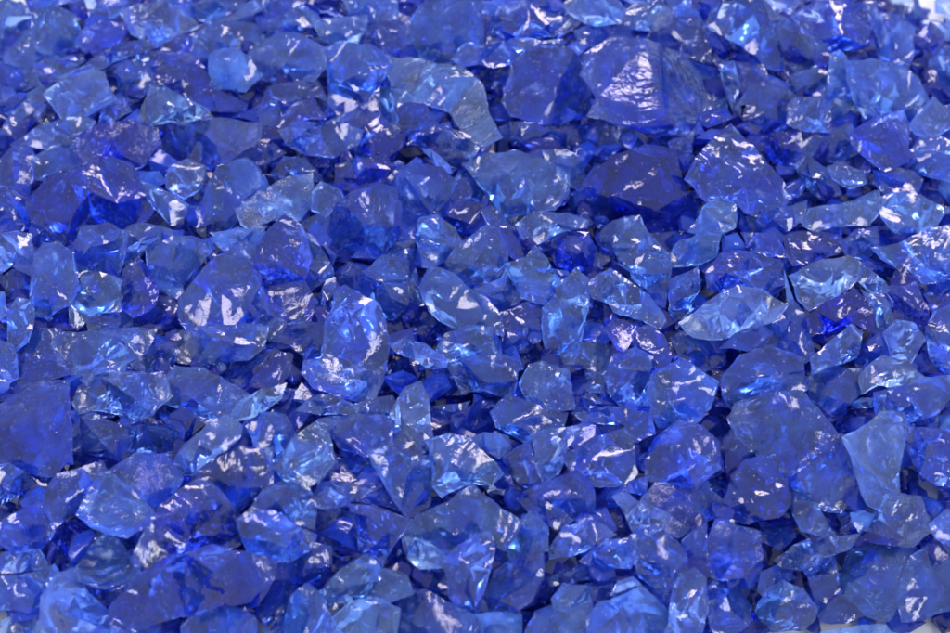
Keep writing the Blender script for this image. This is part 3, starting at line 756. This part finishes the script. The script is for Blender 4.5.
2 2.5 r|690,320 770,300 850,270 950,260 950,330 900,390 800,420 700,400|long blue chunk with a glinting bottom edge beside the dome
0 5 c|530,420 600,380 690,370 640,450 600,460|black hollow piece below the tiny clear chip
2 1.5 f|580,480 660,440 700,400 780,400 790,470 765,600 770,680 730,730 660,700 620,600|pale tapering tongue with a long clear tip
2 3 s|800,440 950,470 990,520 990,700 930,660 850,600 820,550|blue slope scored with fine lines at the picture edge
1 2 s|850,420 950,390 990,410 990,480 900,460|pale piece at the picture edge above the scored slope
1 3.5 r|120,560 150,480 200,440 260,520 230,560 190,590|small blue piece below the pale hexagon
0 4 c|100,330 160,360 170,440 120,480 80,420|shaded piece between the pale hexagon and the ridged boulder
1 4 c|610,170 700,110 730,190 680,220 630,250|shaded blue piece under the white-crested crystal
1 3.5 c|400,0 450,60 470,180 430,210 350,150 340,60|leaning dark pane beyond the pale leaf
2 2 r|0,200 40,230 130,280 110,360 40,410 -10,390|pale clear edge piece leaning on the pale hexagon
1 3 c|530,460 600,470 610,560 590,580 550,490|blue strip between the ridged boulder and the tapering tongue
0 5 c|770,560 840,600 830,630 780,640|small black gap beneath the tapering tongue's side
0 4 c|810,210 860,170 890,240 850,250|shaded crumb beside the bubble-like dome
@ 0 3
1 3 c|-30,50 30,40 80,70 60,150 0,180 -30,170|blue piece at the picture edge under the dark pentagon
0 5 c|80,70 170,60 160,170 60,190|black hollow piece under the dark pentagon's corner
2 3 r|165,130 200,80 350,35 370,80 310,180 260,200 190,260 160,190|rough blue chunk leaning against the cut gem
3 2 r|275,215 310,150 350,80 390,70 450,130 540,215 520,250 440,290 330,260|cut gem with five sides and a white frosted face
2 2.5 s|20,330 -30,270 60,210 130,175 170,190 185,270 150,330 60,350|rounded pale chunk with parallel white scrapes
2 1.5 r|265,410 370,285 430,330 480,420 485,460 420,475 330,465 280,445|small pale pyramid with a shining white face
0 4.5 c|180,330 230,240 300,250 370,285 300,370 200,390|dark piece behind the shining small pyramid
2 4 s|480,370 520,270 610,160 690,105 760,130 840,230 830,320 740,340 600,370 500,410|dark wedge with twin straight white streaks
3 3.5 s|410,540 500,430 600,370 740,330 800,350 950,380 940,440 860,520 700,560 560,590 480,620 420,590|long ridged slab with slanting silvery lines
2 2 r|-30,360 80,340 130,340 160,400 60,420 -30,430|mid blue layered piece below the scraped pale chunk
2 1.8 f|-40,440 90,430 180,395 210,440 160,480 150,550 0,550 -40,540|smooth light blue block at the picture edge by the white sheet
3 1.5 f|155,510 200,440 260,420 310,500 420,590 470,640 470,690 100,690 150,580|big light blue sloping block at the pile's near edge
2 1.2 f|-40,610 40,580 160,550 180,620 150,680 -40,680|pale soft lump in the near corner
1 4 c|290,460 410,480 470,470 430,520 400,550 330,510|dark blue piece under the shining small pyramid
2 2 f|645,610 690,560 800,548 885,570 895,640 850,680 660,680|smooth pale loaf at the near edge below the long ridged slab
1 3 c|730,130 830,100 920,110 900,160 820,200 780,170|bright blue underside facet beneath the smooth dome
1 4 c|480,620 640,590 650,680 480,690|dark near edge piece under the long ridged slab
0 4.5 c|430,290 530,260 500,340 470,390 440,330|dark piece between the cut gem and the streaked wedge
1 4 c|840,350 930,370 990,400 950,440 870,400|dark blue piece past the streaked wedge's foot
@ 1 3
2 2 c|95,190 130,130 200,105 280,120 310,180 300,260 230,240 180,220 120,210|clear upper half of a twin chunk, rough-edged
3 2 r|45,240 90,200 170,210 230,250 305,290 280,340 210,380 150,375 80,350|rounded bubbly disc beside the smooth blue dome
2 3 r|300,150 340,100 430,105 505,130 460,165 390,190 320,190|low dark wedge with a white corner below the glittering shield
1 3 r|300,200 370,180 440,220 460,290 400,330 310,310|blue glinting piece under the low white-cornered wedge
2 2.8 s|435,185 520,190 640,240 600,300 540,395 520,360 470,350 465,250|triangular piece with ladder-like white flecks
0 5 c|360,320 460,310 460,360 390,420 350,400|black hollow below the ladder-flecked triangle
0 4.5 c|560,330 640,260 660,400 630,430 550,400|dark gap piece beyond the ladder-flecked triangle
2 2 r|630,290 680,220 780,180 860,120 940,190 1020,240 960,340 900,290 780,360 720,380 660,400|wide tent-shaped chunk with a pale glinting peak
2 1.8 r|630,300 700,310 770,360 760,400 680,405 640,370|light sparkly corner piece under the tent-shaped chunk
3 2 c|765,390 820,330 880,290 920,285 935,350 910,450 870,540 820,545 790,500|smooth standing egg with a pointed end
2 2 c|335,480 410,410 490,360 540,410 620,430 640,490 560,520 430,530 380,545|grey-blue gable-shaped chunk behind the potato-like near edge chunk
3 1.5 f|375,580 440,530 520,515 600,550 590,640 560,690 430,690 380,630|smooth pale potato-like chunk at the near edge
3 1.8 f|210,580 230,510 280,465 340,520 370,590 410,640 410,690 200,690|pale pointed pebble with icy flecks at the near edge
2 2.8 r|125,570 180,430 240,480 215,570 200,690 130,690|upright narrow blue spike at the near edge
2 3 r|0,440 30,350 130,370 160,440 100,530 0,560 -30,500|dark sheet with a diagonal crease below the bubbly disc
1 4 r|200,390 290,320 360,330 360,440 320,490 250,470|dark violet piece below the bubbly disc
2 2.8 r|600,560 640,490 700,490 800,540 870,580 880,690 600,690|near edge chunk with a wavy white seam
1 3.5 c|650,430 700,400 760,420 790,500 720,490|shaded blue piece beside the standing egg
1 4 c|500,100 570,130 600,200 520,180 460,170|dark piece under the downward triangular plate
2 2 f|-60,600 0,550 60,550 95,590 90,690 -60,690|smooth pale rounded piece at the near edge by the blue spike
1 3 r|540,430 600,415 640,470 640,520 580,510|purple-glinting lump on the gable-shaped chunk's shoulder
2 2 f|830,570 950,560 1030,570 1020,690 840,690|light blue near edge piece next to the wavy seam chunk
@ 2 3
2 3 c|235,160 290,120 350,100 430,70 480,110 490,210 420,230 370,265 310,220 260,190|vivid blue gem with a crisp lower point
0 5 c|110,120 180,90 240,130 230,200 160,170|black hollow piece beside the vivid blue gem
2 2.2 c|340,340 400,260 480,235 565,285 500,320 420,360 350,365|low clear tent with a thin bright rim
2 2 c|190,330 270,210 330,260 335,340 300,350 210,380|leaning clear prism beside the low clear tent
2 2.8 r|150,420 230,370 310,350 310,440 270,520 220,555 80,555 110,500|bubbly blue chunk with white marks below the leaning prism
2 3 r|450,380 540,310 620,300 650,370 620,400 540,410|lumpy blue piece dotted with white above the pale stones
1 3.2 c|330,440 450,390 560,400 520,440 420,450 350,470|smooth blue shelf under the dotted lumpy piece
3 1 r|570,160 600,140 660,175 755,210 735,260 680,285 640,280 610,220|bright star-like pale splinter with a thick end
2 3 r|630,300 720,255 790,320 820,370 800,450 730,490 660,430 640,370|dark chunk crossed by a broad white band
1 4 k|670,170 720,110 850,110 950,180 900,230 800,290 750,280 750,220|wide dusky piece below the silvery crinkled pebble
0 5 c|500,160 570,120 620,220 620,280 530,230|shadowed piece beside the star-like splinter
2 1.5 r|350,510 390,460 470,470 480,520 410,560 360,550|little white-capped pale piece among the near stones
2 1.8 f|260,640 300,560 380,530 480,525 490,690 260,690|pale foggy block at the near edge below the white-capped piece
3 1.8 f|480,590 520,530 590,510 660,480 720,530 760,580 750,690 480,690|big light blue hump at the near edge
2 2 c|555,500 580,450 630,437 670,470 650,490 590,510|small clear knob on top of the big light hump
3 2 c|770,510 800,430 850,415 885,450 890,560 870,650 780,690 750,640|upright rounded stone by the white sheet
1 4 c|470,460 560,430 560,500 500,520|dark blue piece between the small clear knob and the shelf
0 4.5 c|240,560 290,560 270,620 240,620|dark chink at the near edge
1 4 c|700,480 770,490 750,560 720,530|shaded piece between the big hump and the upright stone
1 4 c|620,100 690,80 680,150 610,140|dark piece behind the star-like splinter
2 2 f|60,570 150,555 210,560 240,640 230,690 60,690|near edge block with a light flat top
0 4.5 c|260,480 340,460 330,510 250,550|dark piece between two near edge blocks
@ 3 3
2 3 s|155,200 185,90 230,30 290,20 370,70 385,170 340,220 250,240 160,230|faceted chunk with two sets of slanting white slashes
2 2 c|380,140 440,120 480,180 540,280 500,290 430,270 400,220|slanting clear column below the ridged boulder
1 4 c|290,220 370,200 410,290 350,340 290,310|cobalt piece in shade behind the slanting column
3 3 k|95,340 130,240 200,260 275,280 280,370 220,430 140,440 95,420|dark frosted hexagon ringed with white rime
2 2 r|345,370 400,330 470,300 620,290 590,340 500,370 430,410 370,400|pale sparkling wedge lying flat beside the frosty hexagon
2 2.5 c|430,400 480,370 540,360 560,480 620,520 650,560 570,590 490,580 470,500|blue piece resting above the white sheet
2 2 r|560,440 600,350 720,310 800,350 815,420 770,520 730,580 650,560 590,500|stout chunk with a pointed base above the white sheet
2 1.5 r|650,270 700,190 770,150 840,160 870,230 880,270 810,330 740,310 690,280|pale-edged lens with white tips at both ends
2 2 c|600,210 640,200 685,220 660,260 630,280 605,240|small clear almond beside the pale-edged lens
2 2 f|880,250 940,200 990,220 990,330 900,300|pale shoulder piece at the near picture edge
2 2 f|820,370 900,310 990,330 990,540 870,570 790,580 770,520|tall bluish block at the near picture edge
3 1.3 r|275,560 310,490 360,450 430,480 475,540 470,580 430,620 330,625|pale round pebble with brassy glints on the white sheet
2 2.5 c|275,480 290,420 340,395 410,440 340,460 300,510|clear crest piece behind the brassy-glint pebble
2 2.8 r|100,480 130,450 200,460 245,540 235,600 150,650 110,610|plump blue stone with rose glints near the white sheet
1 3.5 r|200,440 280,400 270,480 260,540 220,490|small dark piece beside the rose-glint stone
0 5 c|530,220 620,180 700,200 640,200 600,280 540,280|dark hollow piece behind the small clear almond
1 3 c|560,90 630,80 640,150 560,160|blue piece beside the tapering tongue's tip
1 3.5 c|845,150 920,170 930,220 880,240|dim blue wedge behind the pale-edged lens's tip
1 4 c|10,310 90,250 100,340 80,420 20,400|dark piece next to the frosty hexagon
0 5 s|770,40 840,90 820,150 780,140|dark gap piece below the scored slope
1 3 c|440,80 540,90 570,80 540,180 490,180|lower point of blue glass under the ridged boulder
3 1.2 f|500,625 600,610 740,605 770,630 770,690 500,690|flat pale flake lying alone on the white sheet
0 4 r|80,100 180,60 170,140 130,170|small dark piece with a hook-shaped glint
1 1.5 f|325,620 430,615 420,690 330,690|pale stub on the white sheet under the brassy-glint pebble
'''
rows = []
tile = (0, 0)
for line in TRACE.strip().splitlines():
    if line.startswith('@'):
        _, a, b = line.split()
        tile = ([0, 227, 453, 680][int(a)], [0, 151, 302, 453][int(b)])
        continue
    h, pl, lab = line.split('|')
    hh = h.split()
    poly = [tuple(float(q) for q in p.split(',')) for p in pl.split()]
    poly = [(tile[0] + x * 270 / 950, tile[1] + y * 180 / 633) for x, y in poly]
    rows.append(dict(layer=int(hh[0]), tint=float(hh[1]), fin=hh[2], poly=poly, label=lab.strip()))


def inside(poly, X, Y):
    r = np.zeros(X.shape, bool)
    for (x0, y0), (x1, y1) in zip(poly, poly[1:] + poly[:1]):
        if y0 == y1:
            continue
        c = ((y0 > Y) != (y1 > Y)) & (X < (x1 - x0) * (Y - y0) / (y1 - y0) + x0)
        r ^= c
    return r


# which pieces show largest: the 300 largest stand alone, the few crumbs left go with the loose fill
X, Y = np.meshgrid(np.arange(1, 950, 2.0), np.arange(1, 633, 2.0))
owner = np.full(X.shape, -1)
order = sorted(range(len(rows)), key=lambda i: (rows[i]['layer'], i))
for i in order:
    owner[inside(rows[i]['poly'], X, Y)] = i
shown = np.bincount(owner[owner >= 0], minlength=len(rows))
keep = set(sorted(range(len(rows)), key=lambda i: -shown[i])[:300])

fill = []                                          # (points, tint) of the loose fill
for i, r in enumerate(rows):
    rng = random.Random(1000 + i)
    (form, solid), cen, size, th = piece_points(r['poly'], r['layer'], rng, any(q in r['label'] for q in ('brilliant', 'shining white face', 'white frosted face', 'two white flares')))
    pts = solid if form == 'hull' else solid[0]
    zmin = min(p.z for p in pts)
    g = mound(cen.x, cen.y)
    if zmin < 0.0012 or g < 0.004:                 # lies on the sheet
        k = (zmin - 0.0012) / ray(475, 316.5).z
        sh = ray(475, 316.5) * -k
        for p in pts:
            p += sh
        cen = cen + sh
    bm = hull(pts) if form == 'hull' else shell(solid)
    if i not in keep:
        fill.append((bm, r['tint']))
        continue
    bm = facet(bm, 0.0013, rng, 1.0 if size > 0.009 else 0.6, 0.05)
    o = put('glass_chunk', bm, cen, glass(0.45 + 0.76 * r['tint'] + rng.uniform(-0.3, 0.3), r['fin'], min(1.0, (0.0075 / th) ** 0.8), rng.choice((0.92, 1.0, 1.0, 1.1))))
    o['label'] = r['label']
    o['category'] = 'glass chunk'
    o['group'] = 'crushed blue glass pieces in the pile'

# ---------------------------------------------------------------- loose fill below and round them
rng = random.Random(7)
spots = []
for depth, gap in ((0.0058, 0.0066), (0.0135, 0.0086), (0.0500, 0.0064)):
    got = []
    for _ in range(12000):
        x = rng.uniform(CX - HA, CX + HA); y = rng.uniform(CY - HB, CY + HB)
        z = mound(x, y) - depth
        if z < 0.003:
            if depth == 0.0135 or mound(x, y) < 0.0045:
                continue
            z = 0.003
        if all((x - a) ** 2 + (y - b) ** 2 > gap ** 2 for a, b in got):
            got.append((x, y))
            spots.append((x, y, z))
for x, y, z in spots:
    c = Vector((x, y, z + rng.uniform(-0.0008, 0.0015)))
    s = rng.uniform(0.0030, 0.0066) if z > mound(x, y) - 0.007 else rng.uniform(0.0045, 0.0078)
    M = Matrix.Rotation(rng.uniform(0, 6.3), 3, 'Z') @ Matrix.Rotation(rng.uniform(-0.6, 0.6), 3, 'X')
    pts = []
    for _ in range(11):
        v = Vector((rng.gauss(0, 1), rng.gauss(0, 1), rng.gauss(0, 1))).normalized() * rng.uniform(0.75, 1.1)
        v = M @ Vector((v.x * 1.25, v.y * 0.95, v.z * 0.62))
        pts.append(c + v * s)
    zmin = min(p.z for p in pts)
    if zmin < 0.0008:
        pts = [p + Vector((0, 0, 0.0008 - zmin)) for p in pts]
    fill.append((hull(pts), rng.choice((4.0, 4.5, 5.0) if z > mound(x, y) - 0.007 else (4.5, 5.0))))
tints = sorted({t for _, t in fill})
fm = bmesh.new()
slots = {}
mats = []
for b0, t in fill:
    b = facet(b0, 0.0026, rng, 0.7, 0.1)
    t = round(t * 2) / 2
    if t not in slots:
        slots[t] = len(mats)
        mats.append(glass(t, 'd'))
    for f in b.faces:
        f.material_index = slots[t]
    tmp = bpy.data.meshes.new('tmp')
    b.to_mesh(tmp); b.free()
    fm.from_mesh(tmp)
    bpy.data.meshes.remove(tmp)
me = bpy.data.meshes.new('crushed_glass')
fm.to_mesh(me); fm.free()
me.polygons.foreach_set('use_smooth', [True] * len(me.polygons))
me.set_sharp_from_angle(angle=math.radians(38))
for mm in mats:
    me.materials.append(mm)
o = bpy.data.objects.new('crushed_glass', me)
COL.objects.link(o)
o['kind'] = 'stuff'
o['label'] = 'small dark crumbs of crushed blue glass filling the gaps of the pile'
